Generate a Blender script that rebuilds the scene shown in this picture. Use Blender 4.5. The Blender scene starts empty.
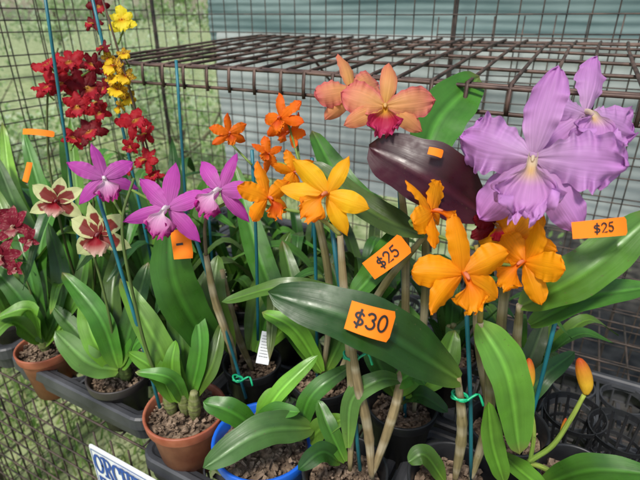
import bpy, bmesh, math, random
from math import sin, cos, pi, radians, sqrt
from mathutils import Vector, Matrix, noise
random.seed(11)
scene = bpy.context.scene
COL = scene.collection
PITCH = radians(25); YAW = radians(28)
C = Vector((0, 0, 1.5))
F = Vector((-sin(YAW)*cos(PITCH), cos(YAW)*cos(PITCH), -sin(PITCH)))
R = Vector((cos(YAW), sin(YAW), 0))
U = R.cross(F)
ZU = Vector((0, 0, 1))
def S(u, v, d):
    return C + F*d + R*((u-320)/480*d) - U*((v-240)/480*d)
def onz(u, v, z):
    r = F + R*((u-320)/480) - U*((v-240)/480)
    return C + r*((z-1.5)/r.z)

# ------------------------------------------------------------ materials
def newmat(name):
    m = bpy.data.materials.new(name); m.use_nodes = True
    nt = m.node_tree; nt.nodes.clear()
    return m, nt, nt.nodes, nt.links
def simple(name, col, rough=.5, noise_scale=20, var=.25, bump=.0, spec=.5, metal=0, col2=None, coord='Object', stretch=None, trans=0):
    m, nt, N, L = newmat(name)
    out = N.new('ShaderNodeOutputMaterial'); b = N.new('ShaderNodeBsdfPrincipled')
    tc = N.new('ShaderNodeTexCoord'); mp = N.new('ShaderNodeMapping')
    if stretch: mp.inputs['Scale'].default_value = stretch
    n = N.new('ShaderNodeTexNoise'); n.inputs['Scale'].default_value = noise_scale
    n.inputs['Detail'].default_value = 6
    cr = N.new('ShaderNodeValToRGB')
    c2 = col2 if col2 else tuple(max(0, c*(1+var)) for c in col)
    cr.color_ramp.elements[0].position = .35; cr.color_ramp.elements[1].position = .68
    cr.color_ramp.elements[0].color = (*[c*(1-var) for c in col], 1)
    cr.color_ramp.elements[1].color = (*c2, 1)
    L.new(tc.outputs[coord], mp.inputs[0]); L.new(mp.outputs[0], n.inputs['Vector'])
    L.new(n.outputs['Fac'], cr.inputs[0]); L.new(cr.outputs[0], b.inputs['Base Color'])
    b.inputs['Roughness'].default_value = rough; b.inputs['Metallic'].default_value = metal
    b.inputs['Specular IOR Level'].default_value = spec
    if bump:
        bp = N.new('ShaderNodeBump'); bp.inputs['Strength'].default_value = bump
        bp.inputs['Distance'].default_value = .01
        L.new(n.outputs['Fac'], bp.inputs['Height']); L.new(bp.outputs[0], b.inputs['Normal'])
    if trans:
        t = N.new('ShaderNodeBsdfTranslucent'); L.new(cr.outputs[0], t.inputs[0])
        mx = N.new('ShaderNodeMixShader'); mx.inputs[0].default_value = trans
        L.new(b.outputs[0], mx.inputs[1]); L.new(t.outputs[0], mx.inputs[2]); L.new(mx.outputs[0], out.inputs[0])
    else:
        L.new(b.outputs[0], out.inputs[0])
    return m
def attr_mat(name, rough, trans, vein, veinfreq, bump, spots=False, spec=.5, blotch=.2):
    m, nt, N, L = newmat(name)
    out = N.new('ShaderNodeOutputMaterial'); b = N.new('ShaderNodeBsdfPrincipled')
    at = N.new('ShaderNodeAttribute'); at.attribute_name = 'Col'
    uv = N.new('ShaderNodeUVMap'); uv.uv_map = 'UVMap'
    mp = N.new('ShaderNodeMapping'); mp.inputs['Scale'].default_value = (veinfreq, 1.2, 1)
    n = N.new('ShaderNodeTexNoise'); n.inputs['Scale'].default_value = 1; n.inputs['Detail'].default_value = 2
    L.new(uv.outputs[0], mp.inputs[0]); L.new(mp.outputs[0], n.inputs['Vector'])
    mr = N.new('ShaderNodeMapRange'); mr.inputs[1].default_value = .3; mr.inputs[2].default_value = .7
    mr.inputs[3].default_value = 1-vein; mr.inputs[4].default_value = 1+vein*.6
    L.new(n.outputs['Fac'], mr.inputs[0])
    tc = N.new('ShaderNodeTexCoord')
    n2 = N.new('ShaderNodeTexNoise'); n2.inputs['Scale'].default_value = 22; n2.inputs['Detail'].default_value = 3
    geo = N.new('ShaderNodeNewGeometry')
    L.new(geo.outputs['Position'], n2.inputs['Vector'])
    mr2 = N.new('ShaderNodeMapRange'); mr2.inputs[1].default_value = .3; mr2.inputs[2].default_value = .7
    mr2.inputs[3].default_value = 1-blotch; mr2.inputs[4].default_value = 1+blotch
    L.new(n2.outputs['Fac'], mr2.inputs[0])
    mu = N.new('ShaderNodeMath'); mu.operation = 'MULTIPLY'
    L.new(mr.outputs[0], mu.inputs[0]); L.new(mr2.outputs[0], mu.inputs[1])
    vm = N.new('ShaderNodeVectorMath'); vm.operation = 'SCALE'
    L.new(at.outputs['Color'], vm.inputs[0]); L.new(mu.outputs[0], vm.inputs['Scale'])
    src = vm.outputs[0]
    if spots:
        n3 = N.new('ShaderNodeTexNoise'); n3.inputs['Scale'].default_value = 190; n3.inputs['Detail'].default_value = 1
        L.new(tc.outputs['Object'], n3.inputs['Vector'])
        mr3 = N.new('ShaderNodeMapRange'); mr3.inputs[1].default_value = .74; mr3.inputs[2].default_value = .79
        mr3.inputs[4].default_value = .6
        L.new(n3.outputs['Fac'], mr3.inputs[0])
        mx = N.new('ShaderNodeMix'); mx.data_type = 'RGBA'
        L.new(mr3.outputs[0], mx.inputs[0]); L.new(src, mx.inputs[6]); mx.inputs[7].default_value = (.10, .08, .035, 1)
        src = mx.outputs[2]
        n4 = N.new('ShaderNodeTexNoise'); n4.inputs['Scale'].default_value = 60; n4.inputs['Detail'].default_value = 5
        L.new(tc.outputs['Object'], n4.inputs['Vector'])
        mr4 = N.new('ShaderNodeMapRange'); mr4.inputs[1].default_value = .3; mr4.inputs[2].default_value = .7
        mr4.inputs[3].default_value = rough-.08; mr4.inputs[4].default_value = rough+.22
        L.new(n4.outputs['Fac'], mr4.inputs[0]); L.new(mr4.outputs[0], b.inputs['Roughness'])
    else:
        b.inputs['Roughness'].default_value = rough
    L.new(src, b.inputs['Base Color']); b.inputs['Specular IOR Level'].default_value = spec
    bp = N.new('ShaderNodeBump'); bp.inputs['Strength'].default_value = bump; bp.inputs['Distance'].default_value = .001
    L.new(n.outputs['Fac'], bp.inputs['Height']); L.new(bp.outputs[0], b.inputs['Normal'])
    t = N.new('ShaderNodeBsdfTranslucent'); L.new(src, t.inputs[0])
    ms = N.new('ShaderNodeMixShader'); ms.inputs[0].default_value = trans
    L.new(b.outputs[0], ms.inputs[1]); L.new(t.outputs[0], ms.inputs[2]); L.new(ms.outputs[0], out.inputs[0])
    return m
M_PETAL = attr_mat('petal', .5, .40, .10, 9, .5, spec=.22, blotch=.08)
M_LEAF = attr_mat('leaf_green', .32, .15, .08, 8, .18, spots=True, spec=.45, blotch=.22)
M_CANE = attr_mat('cane', .6, 0.0, .3, 6, .6, spots=True, spec=.3)
M_BLACK = simple('black_plastic', (.012, .013, .015), .42, 14, .35, .15, .45, col2=(.03, .03, .032))
M_TRAY = simple('tray_plastic', (.024, .026, .031), .48, 9, .35, .2, .5, col2=(.07, .072, .08))
M_TERRA = simple('terracotta_plastic', (.36, .085, .04), .55, 26, .25, .12, col2=(.44, .15, .08))
M_BROWN = simple('dark_brown_plastic', (.04, .033, .032), .45, 18, .3, .1)
M_BLUE = simple('blue_plastic', (.012, .12, .62), .35, 10, .15, .05)
M_BARK = simple('bark', (.10, .06, .04), .9, 60, .65, .6, .2, col2=(.36, .26, .18))
M_STAKE = simple('teal_stake', (.010, .13, .17), .45, 60, .35, .2, stretch=(1, 1, .1))
M_TIE = simple('green_tie', (.01, .40, .18), .35, 20, .2)
M_WIRE = simple('rusty_wire', (.050, .044, .040), .6, 25, .35, .2, .4, .3, col2=(.14, .10, .08))
M_SHELF = simple('shelf_wire', (.060, .036, .030), .55, 25, .35, .2, .4, .2, col2=(.17, .105, .08))
M_TAG = simple('orange_card', (.95, .22, .012), .6, 14, .07, 0, .2)
M_INK = simple('black_ink', (.012, .01, .012), .5, 60, .2)
M_WHITE = simple('white_plastic', (.75, .77, .78), .4, 9, .08)
M_SIGNBLUE = simple('blue_paint', (.015, .07, .33), .45, 9, .1)

# ------------------------------------------------------------ mesh helpers
def link(ob, parent=None):
    COL.objects.link(ob)
    if parent: ob.parent = parent
    return ob
def mk(name, V, Fc, mat, parent=None, cols=None, uvs=None, smooth=True, loc=None, off=None):
    me = bpy.data.meshes.new(name)
    if off is not None: V = [Vector(v)-off for v in V]
    me.from_pydata([tuple(v) for v in V], [], Fc)
    me.materials.append(mat)
    if smooth: me.polygons.foreach_set('use_smooth', [True]*len(me.polygons))
    if cols:
        a = me.color_attributes.new('Col', 'FLOAT_COLOR', 'POINT')
        flat = []
        for c in cols: flat += [c[0], c[1], c[2], 1]
        a.data.foreach_set('color', flat)
    if uvs:
        l = me.uv_layers.new(name='UVMap')
        buf = []
        for lp in me.loops: buf += uvs[lp.vertex_index]
        l.data.foreach_set('uv', buf)
    me.update()
    ob = bpy.data.objects.new(name, me)
    if loc is not None: ob.location = loc
    return link(ob, parent)
def top(ob, label, cat, group=None, kind=None):
    ob['label'] = label; ob['category'] = cat
    if group: ob['group'] = group
    if kind: ob['kind'] = kind
def empty(name, loc):
    e = bpy.data.objects.new(name, None); e.location = loc; e.empty_display_size = .05
    return link(e)
def spl(P, n):
    P = [Vector(p) for p in P]
    if len(P) == 2: return [P[0].lerp(P[1], i/n) for i in range(n+1)]
    Q = [P[0]*2-P[1]] + P + [P[-1]*2-P[-2]]
    out = []; m = len(P)-1
    for i in range(n+1):
        x = i/n*m; k = min(int(x), m-1); t = x-k
        a, b, c, d = Q[k:k+4]
        out.append(.5*((2*b)+(c-a)*t+(2*a-5*b+4*c-d)*t*t+(3*b-a-3*c+d)*t**3))
    return out
def tubegeo(P, rad, n=None, sides=8, V=None, Fc=None, cols=None, uvs=None, colf=None):
    if V is None: V = []; Fc = []
    n = n or max(2, (len(P)-1)*6)
    pts = spl(P, n)
    ref = Vector((.3, .9, .2)).normalized(); base = len(V)
    for i, p in enumerate(pts):
        t = (pts[min(i+1, n)]-pts[max(i-1, 0)]).normalized()
        if abs(t.dot(ref)) > .95: ref = Vector((.9, .1, .3)).normalized()
        a = (ref - t*ref.dot(t)).normalized(); b = t.cross(a)
        f = i/n
        if callable(rad): r = rad(f)
        elif isinstance(rad, (list, tuple)):
            x = f*(len(rad)-1); k = min(int(x), len(rad)-2); r = rad[k]+(rad[k+1]-rad[k])*(x-k)
        else: r = rad
        for j in range(sides):
            q = 2*pi*j/sides
            V.append(p+a*cos(q)*r+b*sin(q)*r)
            if cols is not None:
                cols.append(colf(f) if colf else (1, 1, 1)); uvs.append((j/sides*2, f*4))
    for i in range(n):
        for j in range(sides):
            A = base+i*sides+j; B = base+i*sides+(j+1) % sides
            Fc.append((A, B, B+sides, A+sides))
    Fc.append(tuple(base+j for j in range(sides))[::-1]); Fc.append(tuple(base+n*sides+j for j in range(sides)))
    return V, Fc
def tube(name, parent, P, rad, mat, sides=8, n=None, colf=None, label=None):
    V = []; Fc = []; cols = [] if mat in (M_CANE, M_LEAF, M_PETAL) else None; uvs = [] if cols is not None else None
    tubegeo(P, rad, n, sides, V, Fc, cols, uvs, colf)
    off = parent.location.copy() if parent else None
    return mk(name, V, Fc, mat, parent, cols, uvs, off=off)
def wiregrid(name, segs, r, mat, parent, sides=5):
    V = []; Fc = []
    for s in segs:
        tubegeo(s, r, len(s)-1 if len(s) > 2 else 1, sides, V, Fc)
    return mk(name, V, Fc, mat, parent, off=parent.location.copy() if parent else None)
def mixc(a, b, t):
    t = max(0, min(1, t)); return tuple(a[i]+(b[i]-a[i])*t for i in range(3))

# ------------------------------------------------------------ leaves
G_DARK = (.024, .085, .013); G_MID = (.050, .17, .018); G_LIGHT = (.12, .30, .028); G_OLIVE = (.052, .095, .018)
G_GREY = (.070, .17, .040); MAROON = (.05, .006, .012); G_YEL = (.22, .34, .04)
def leaf(parent, pts, hw, col, hint=None, fold=.28, p=.45, q=.5, wav=.0, basew=.25, name='leaf', n=22, label=None):
    pts = spl(pts, n)
    hint = hint or (ZU*.75 - F*.6)
    V = []; Fc = []; cols = []; uvs = []; K = 11
    pk = p/(p+q); nrmz = pk**p*(1-pk)**q
    ph = random.uniform(0, 6); jt = random.uniform(.68, 1.28); dip = random.uniform(.7, 1.5)
    yel = random.uniform(-.4, 1)**3 * .35
    side0 = None
    for i, c in enumerate(pts):
        t = i/n
        T = (pts[min(i+1, n)]-pts[max(i-1, 0)]).normalized()
        side = T.cross(hint)
        if side.length < .25 and side0 is not None: side = side0
        side = side.normalized(); side0 = side if side0 is None else (side0*.5+side*.5).normalized()
        side = side0
        nr = side.cross(T).normalized()
        if nr.dot(hint) < 0: nr = -nr
        w = (max(t, .0001)**p*max(1-t, 0.0)**q)/nrmz
        w = max(w, basew*(1-t*1.6)) * hw
        for k in range(K):
            s = -1+2*k/(K-1)
            z = fold*dip*(abs(s)**1.4)*w*(1-.5*t) + (wav+.09)*hw*sin(t*11+ph+(2 if s > 0 else 0))*abs(s)**1.5 - .05*hw*math.exp(-(s*6)**2)
            V.append(c+side*s*w*(1+.03*sin(t*23+ph))+nr*z)
            cc = mixc(col, G_YEL if col != MAROON else (.09, .03, .03), .35*max(0, 1-t*5)+(yel if col != MAROON else 0))
            if t > .93 and col != MAROON and ph > 4: cc = mixc(cc, (.20, .13, .05), (t-.93)*10)
            g = 1+.55*math.exp(-(s*10)**2) - .20*math.exp(-((abs(s)-.2)*6)**2)
            g *= jt*(1+.2*noise.noise(c*30))
            cols.append(tuple(x*g for x in cc)); uvs.append((s+ph, t*2))
    for i in range(n):
        for k in range(K-1):
            a = i*K+k; Fc.append((a, a+1, a+K+1, a+K))
    o = mk(name, V, Fc, M_LEAF, parent, cols, uvs, off=parent.location.copy())
    if label: o['label'] = label
    return o
def leafp(parent, pix, hwpx, col, **k):
    """surveyed leaf: list of (u,v,d) sightings"""
    d = sum(p[2] for p in pix)/len(pix)
    return leaf(parent, [S(*p) for p in pix], hwpx/480*d*1.12, col, **k)
def cane(parent, P, r0, r1, green=.3, name='pseudobulb'):
    tan = (.27, .19, .105); gr = (.12, .19, .04)
    base = mixc(tan, gr, green); ph = random.uniform(0, 5)
    def rf(f):
        r = r0*.7+(r1-r0*.7)*sin(pi*min(1, f*.95)**.8)
        ring = .16*max(0, 1-abs(((f*5+ph) % 1)-.5)*14)
        return max(.0012, r*(1+ring))
    def cf(f):
        k = ((f*5+ph) % 1)
        return mixc(base, (.45, .38, .27), .7*(1 if k < .32 else 0)*(1-green))
    return tube(name, parent, P, rf, M_CANE, 10, 26, cf)
def rleaves(parent, base, n, L, hw, col, spread=.8, droop=.35, az0=0, azr=2*pi, up=1.0, wav=.0):
    for i in range(n):
        az = az0+azr*(i+random.uniform(-.3, .3))/n
        l = L*random.uniform(.7, 1.15); d = Vector((cos(az), sin(az), 0)); sp = spread*random.uniform(.5, 1.2)
        b = base+d*.012
        p1 = b+d*l*.25*sp+ZU*l*.5*up
        p2 = b+d*l*.55*sp+ZU*l*.82*up
        p3 = b+d*l*.95*sp+ZU*l*(.95-droop*random.uniform(.4, 1.5)*sp)*up
        c = mixc(col, random.choice([G_MID, G_DARK, G_LIGHT, G_OLIVE]), random.uniform(0, .5))
        leaf(parent, [b, p1, p2, p3], hw*random.uniform(.8, 1.2), c, hint=(ZU*1.0-d*.5), p=.35, q=.55, wav=wav, n=16)

# ------------------------------------------------------------ flowers
def petalgeo(L, W, ang, p=.6, q=.5, ruf=0, freq=5, curl=.1, fold=-.1, colf=None, bend=0, nt=16, ns=11, z0=0, seed=0, G=None, base=.1, twist=0):
    V, Fc, cols, uvs = G
    o = len(V); rnd = random.Random(seed)
    ph1, ph2 = rnd.uniform(0, 6), rnd.uniform(0, 6)
    pk = p/(p+q); nz = pk**p*(1-pk)**q
    ca, sa = cos(ang), sin(ang)
    for i in range(nt+1):
        t = i/nt
        w = (max(t, 1e-4)**p*max(1-t, 0)**q)/nz
        w = max(w, base*(1-t))*W
        for k in range(ns):
            s = -1+2*k/(ns-1)
            ph = ph1 if s > 0 else ph2
            e = abs(s)**2.4
            tw = twist*t
            hi = ruf*.6*L*e*min(1, t*1.8)*(sin(freq*4.1*pi*t+ph*2+s)+.5*sin(freq*7.3*t*pi+ph*5))
            y = L*t*(1-.04*e) + ruf*.5*L*sin(freq*3.3*t+ph)*e*t + ruf*.25*L*sin(s*14+ph)*max(0, t-.6)*2
            x = s*w*(1+ruf*.7*sin(freq*3.7*t*pi+ph)*e)
            z = - curl*L*t*t + fold*abs(s)**1.5*w*2 + .10*L*sin(pi*t)*.5
            z += ruf*L*sin(freq*pi*t+ph)*e*min(1, t*2.5) + hi
            z += ruf*.5*L*sin(s*9+ph2)*max(0, t-.7)*2
            z -= .02*L*math.exp(-(s*7)**2)*(1-t)
            y *= 1-.35*abs(curl)*t
            x, z = x*cos(tw)-z*sin(tw)*.6, z+x*sin(tw)
            x += bend*L*t*t
            V.append((y*ca + x*sa, y*sa - x*ca, z+z0))
            c = colf(t, s)
            cols.append(c); uvs.append((s*1.2+seed*1.7, t*1.3))
    for i in range(nt):
        for k in range(ns-1):
            a = o+i*ns+k; Fc.append((a, a+1, a+ns+1, a+ns))
def lipgeo(L, W, colf, ruf=.08, wrap=2.4, G=None, nt=18, ns=21, seed=0, down=.55, freq=9):
    V, Fc, cols, uvs = G; o = len(V); rnd = random.Random(seed); ph = rnd.uniform(0, 6)
    for i in range(nt+1):
        t = i/nt
        hw = W*(.28+.15*t) if t < .4 else W*(.34+.66*sin(pi/2*min(1, (t-.4)/.38)))*(1-.35*max(0, t-.75)/.25)
        th = wrap if t < .35 else wrap+(.45-wrap)*min(1, (t-.35)/.4)
        for k in range(ns):
            s = -1+2*k/(ns-1)
            te = t*(1-.3*abs(s)**2.5*max(0, t-.5)*2)*(1-.10*math.exp(-(s*5)**2)*max(0, t-.8)*5)
            ay = -(.30*te+down*te*te)*L; az = (.85*te-.45*te*te)*L
            Ty = -(.30+2*down*te); Tz = .85-.9*te; l = sqrt(Ty*Ty+Tz*Tz); Ny, Nz = Tz/l, -Ty/l
            r = hw/th; phi = s*th
            x = r*sin(phi); h = r*(1-cos(phi))
            fl = max(0, (t-.4)/.6)
            h -= fl*abs(s)**3*W*.3
            e = abs(s)**2*fl+max(0, t-.78)*3.4
            h += ruf*L*e*(sin(freq*s+ph+t*freq*1.3)+.6*sin(freq*2.6*s+ph*3+t*17)+.35*sin(freq*4.3*s+ph+t*31))
            x += ruf*.6*L*e*sin(freq*2.7*t+ph+s*7)
            ay += ruf*.5*L*e*sin(freq*3.1*s+ph*2)
            V.append((x, ay+Ny*h, az+Nz*h)); cols.append(colf(t, s)); uvs.append((s*1.5, t))
    for i in range(nt):
        for k in range(ns-1):
            a = o+i*ns+k; Fc.append((a, a+1, a+ns+1, a+ns))
def ramp3(a, b, c, edge=None, ea=.6):
    def f(t, s):
        r = mixc(a, b, t*2) if t < .5 else mixc(b, c, t*2-1)
        if edge: r = mixc(r, edge, ea*max(abs(s)**3, max(0, t-.75)*3))
        return r
    return f
def lipcol(throat, mid, edge, ys=.0, yc=(.8, .5, .02)):
    def f(t, s):
        c = mixc(throat, mid, (t-.25)*3)
        c = mixc(c, edge, (t-.6)*2.5+abs(s)**3*.4)
        if ys: c = mixc(c, yc, ys*math.exp(-((t-.36)*8)**2)*math.exp(-(s*2)**2)*1.3)
        st = .5+.5*sin(s*34)
        return mixc(c, tuple(x*.6 for x in c), .35*st*max(0, 1-abs(t-.5)*3))
    return f
def streak(f, amt, fq=26):
    return lambda t, s: tuple(x*(1-amt*(.5+.5*sin(s*fq+t*3))*(1-t)) for x in f(t, s))
K = {}
K['purple'] = dict(sep=(1.18, .24, .8, .5, .05, 2, .06, -.26), pet=(.96, .36, .85, .42, .12, 3.0, .20, -.10), petang=4,
    cs=streak(ramp3((.60, .36, .58), (.60, .29, .62), (.56, .22, .58)), .14), cp=streak(ramp3((.62, .38, .62), (.62, .31, .65), (.58, .24, .62)), .16),
    lip=(.88, .40, .11, 2.2), cl=lipcol((.80, .68, .50), (.60, .28, .60), (.62, .30, .66), .45), cv=(-.2, 1.6))
K['magenta'] = dict(sep=(1.0, .17, .7, .8, .015, 2, .12, -.15), pet=(.98, .21, .75, .75, .025, 3, .06, -.1), petang=28,
    cs=streak(ramp3((.66, .18, .54), (.60, .09, .48), (.52, .05, .42)), .35), cp=streak(ramp3((.68, .20, .57), (.64, .11, .52), (.56, .06, .45)), .35),
    lip=(.80, .36, .10, 2.2), cl=lipcol((.90, .82, .86), (.78, .36, .64), (.48, .015, .26), 0), cv=(-2, 3))
K['yellow'] = dict(sep=(1.0, .23, .7, .5, .03, 2, .18, -.16), pet=(.98, .30, .75, .5, .045, 2.4, .12, -.14), petang=18,
    cs=streak(ramp3((.95, .27, .004), (.97, .36, .004), (.95, .30, .004)), .16), cp=streak(ramp3((.95, .28, .004), (1.0, .38, .005), (.96, .32, .004)), .16),
    lip=(.80, .34, .07, 2.2), cl=lipcol((.85, .18, .005), (.95, .28, .005), (.98, .37, .006), 0), cv=(-2.4, 2.6))
K['orange'] = dict(sep=(1.0, .20, .7, .6, .03, 2, .16, -.16), pet=(.98, .25, .75, .6, .05, 2.6, .10, -.12), petang=22,
    cs=ramp3((.95, .26, .006), (.97, .31, .006), (.93, .22, .005)), cp=ramp3((.95, .28, .006), (.98, .34, .006), (.95, .24, .005)),
    lip=(.75, .30, .08, 2.2), cl=lipcol((.75, .12, .01), (.75, .10, .008), (.95, .25, .008), 0), cv=(-2.4, 2.6))
K['orange_dark'] = dict(K['orange']); K['orange_dark'].update(cs=ramp3((.86, .15, .006), (.90, .17, .006), (.84, .11, .005)), cp=ramp3((.88, .17, .006), (.93, .20, .006), (.86, .13, .005)))
K['bright'] = dict(K['yellow']); K['bright'].update(sep=(1.0, .18, .75, .8, .015, 2, .14, -.16), pet=(.98, .21, .8, .75, .02, 2, .1, -.14), cs=ramp3((.92, .36, .008), (.97, .50, .012), (.93, .38, .006)), cp=ramp3((.92, .40, .01), (.98, .54, .015), (.93, .40, .008)), cl=lipcol((.85, .22, .01), (.92, .34, .01), (.92, .26, .008)))
K['peach'] = dict(sep=(1.0, .20, .7, .6, .02, 2, .16, -.14), pet=(1.0, .33, .8, .5, .06, 3, .18, -.08), petang=6,
    cs=streak(ramp3((.80, .42, .10), (.82, .38, .14), (.74, .24, .12), (.68, .14, .14), .6), .12), cp=streak(ramp3((.82, .44, .14), (.80, .34, .15), (.72, .20, .15), (.68, .11, .16), .8), .12),
    lip=(.80, .38, .10, 2.3), cl=lipcol((.8, .45, .06), (.46, .010, .05), (.56, .04, .15), .2), cv=(-1, 2.5))
def creamf(t, s):
    c = mixc((.74, .70, .36), (.66, .70, .34), t)
    b = noise.noise(Vector((s*3, t*6, 2)))
    if t < .62 and abs(s) < .95*(1-t*.65)+b*.25: c = mixc(c, (.24, .007, .018), .95)
    return c
def duskf(t, s):
    c = mixc((.18, .005, .018), (.30, .015, .045), t)
    b = noise.noise(Vector((s*4, t*8, 5)))
    if t > .35 and b > .3: c = mixc(c, (.55, .25, .22), .4)
    if t > .88: c = mixc(c, (.58, .28, .24), .6)
    return c
K['cream'] = dict(sep=(1.0, .26, .6, .75, .012, 2, .08, .1), pet=(.95, .27, .6, .7, .012, 2, .04, .1), petang=30,
    cs=creamf, cp=creamf, lip=(.72, .40, .06, 1.8), cl=lipcol((.30, .01, .02), (.38, .015, .03), (.85, .62, .52), 0), cv=(-2, 3))
K['dusk'] = dict(sep=(1.0, .24, .6, .75, .02, 2, .08, .1), pet=(.95, .26, .6, .7, .02, 2, .04, .1), petang=30,
    cs=duskf, cp=duskf, lip=(.62, .34, .06, 1.6), cl=lipcol((.7, .5, .35), (.30, .01, .04), (.66, .38, .34)), cv=(-2, 3))
K['red'] = dict(sep=(1.0, .25, .7, .6, .06, 2, .12, -.1), pet=(.95, .29, .7, .55, .08, 2, .1, -.1), petang=30,
    cs=ramp3((.30, .006, .018), (.44, .010, .020), (.36, .006, .016)), cp=ramp3((.30, .006, .018), (.50, .013, .022), (.40, .008, .018)), lip=(.85, .46, .09, 1.4), cl=lipcol((.7, .40, .06), (.50, .012, .03), (.50, .02, .04)), cv=(-2, 3))
K['darkred'] = dict(K['red']); K['darkred'].update(cs=ramp3((.14, .004, .01), (.19, .005, .012), (.14, .004, .01)), cp=ramp3((.14, .004, .01), (.21, .006, .012), (.16, .004, .01)))
def gsp(t, s):
    return (.22, .06, .01) if noise.noise(Vector((s*5, t*9, 1))) > .05 else (.80, .50, .02)
K['gold'] = dict(sep=(.7, .22, .7, .6, .07, 2, .05, -.1), pet=(.7, .24, .7, .55, .09, 2, .04, -.1), petang=30,
    cs=gsp, cp=gsp, lip=(1.0, .55, .07, 1.2), cl=lipcol((.5, .12, .01), (.95, .62, .02), (.95, .66, .03)), cv=(-2, 3))
K['lemon'] = dict(K['gold']); K['lemon'].update(sep=(.9, .3, .7, .5, .05, 2, .05, -.1), cs=ramp3((.85, .55, .02), (.95, .75, .03), (.95, .78, .04)), cp=ramp3((.85, .55, .02), (.95, .75, .03), (.95, .78, .04)), cl=lipcol((.8, .3, .01), (.95, .76, .03), (.95, .80, .05)))
CACHE = {}
def flower_meshes(kind, var, small):
    key = (kind, var)
    if key in CACHE: return CACHE[key]
    k = K[kind]; nt, ns = (9, 7) if small else ((48, 31) if kind == 'purple' else (26, 17))
    rnd = random.Random(sum(map(ord, kind))*7+var*13)
    lo, hi = k['cv']
    def build(fn):
        G = ([], [], [], []); fn(G)
        me = bpy.data.meshes.new(kind)
        me.from_pydata(G[0], [], G[1]); me.materials.append(M_PETAL)
        me.polygons.foreach_set('use_smooth', [True]*len(me.polygons))
        a = me.color_attributes.new('Col', 'FLOAT_COLOR', 'POINT')
        fl = []
        for c in G[2]: fl += [max(0, c[0]), max(0, c[1]), max(0, c[2]), 1]
        a.data.foreach_set('color', fl)
        l = me.uv_layers.new(name='UVMap'); buf = []
        for lp in me.loops: buf += G[3][lp.vertex_index]
        l.data.foreach_set('uv', buf); me.update()
        return me
    L, W, p, q, ruf, fr, curl, fold = k['sep']
    pu = kind == 'purple'
    def seps(G):
        for a in ((92, 236, 306) if pu else (90, 212, 328)):
            petalgeo(L*rnd.uniform(.92, 1.06)*(.86 if pu and a > 100 else 1), W*rnd.uniform(.9, 1.1), radians(a+rnd.uniform(-8, 8)*(.5 if pu else 1)), p, q, ruf, fr, curl*rnd.uniform(lo, hi), fold*rnd.uniform(.6, 2), k['cs'], rnd.uniform(-.10, .10), nt, ns, -.015, rnd.randint(0, 99), G, twist=rnd.uniform(-.5, .5)*(.4 if pu else 1))
    L2, W2, p2, q2, ruf2, fr2, curl2, fold2 = k['pet']
    def pet(a):
        def f(G):
            petalgeo(L2*rnd.uniform(.92, 1.04), W2*rnd.uniform(.92, 1.06), radians(a+rnd.uniform(-8, 8)), p2, q2, ruf2, fr2, curl2*rnd.uniform(lo, hi), fold2*rnd.uniform(.5, 2.2), k['cp'], rnd.uniform(-.08, .08), nt+4, ns+2, .01, rnd.randint(0, 99), G, base=.18, twist=rnd.uniform(-.4, .4))
        return f
    lL, lW, lr, lw = k['lip']
    def lip(G):
        lipgeo(lL, lW, k['cl'], lr, lw, G, *((8, 9) if small else ((44, 71) if pu else (26, 35))), seed=rnd.randint(0, 99), down=.62 if pu else .55, freq=11 if pu else 9)
        o = len(G[0])
        V = []; Fc = []; cc = []; uu = []
        cs_ = .55 if pu else 1
        tubegeo([(0, .0, .0), (0, .01, .12*cs_), (0, -.05, .24*cs_)], [.03*cs_, .04*cs_, .042*cs_, .02*cs_], 6, 8, V, Fc, cc, uu, lambda f: mixc(k['cl'](0.1, 0), (.8, .7, .7), .2))
        G[0].extend([tuple(v) for v in V]); G[1].extend([tuple(i+o for i in f) for f in Fc]); G[2].extend(cc); G[3].extend(uu)
    r = (build(seps), build(pet(k['petang'])), build(pet(180-k['petang'])), build(lip))
    CACHE[key] = r; return r
B3 = Matrix((R, U, -F)).transposed()
def flower(parent, kind, pos, rad, roll=0, yaw=0, tilt=0, var=None, small=False, stem=None, label=None, stemcol=(.16, .24, .05)):
    if var is None: var = random.randint(0, 3) if small else len(CACHE)
    ms = flower_meshes(kind, var, small)
    rot = B3 @ Matrix.Rotation(radians(yaw), 3, 'Y') @ Matrix.Rotation(radians(tilt), 3, 'X') @ Matrix.Rotation(radians(roll), 3, 'Z')
    mat = Matrix.Translation(pos-parent.location) @ rot.to_4x4() @ Matrix.Diagonal((rad, rad, rad, 1))
    fo = bpy.data.objects.new('flower', ms[0]); link(fo, parent); fo.matrix_basis = mat
    if label: fo['label'] = label
    for nm, m in (('petal', ms[1]), ('petal', ms[2]), ('lip', ms[3])):
        o = bpy.data.objects.new(nm, m); link(o, fo)
    if stem is not None:
        back = pos - (rot @ Vector((0, 0, 1)))*rad*.5 - ZU*rad*.15
        tube('flower_stem', parent, [pos-(rot @ Vector((0, 0, 1)))*rad*.02, back, stem], [rad*.05, rad*.045, .0018], M_CANE, 8, 10, lambda f: stemcol)
    return fo
def fl(parent, kind, u, v, d, wpx, stem=None, **k):
    return flower(parent, kind, S(u, v, d), wpx/2*d/480, stem=(S(*stem) if stem else None), **k)

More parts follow.
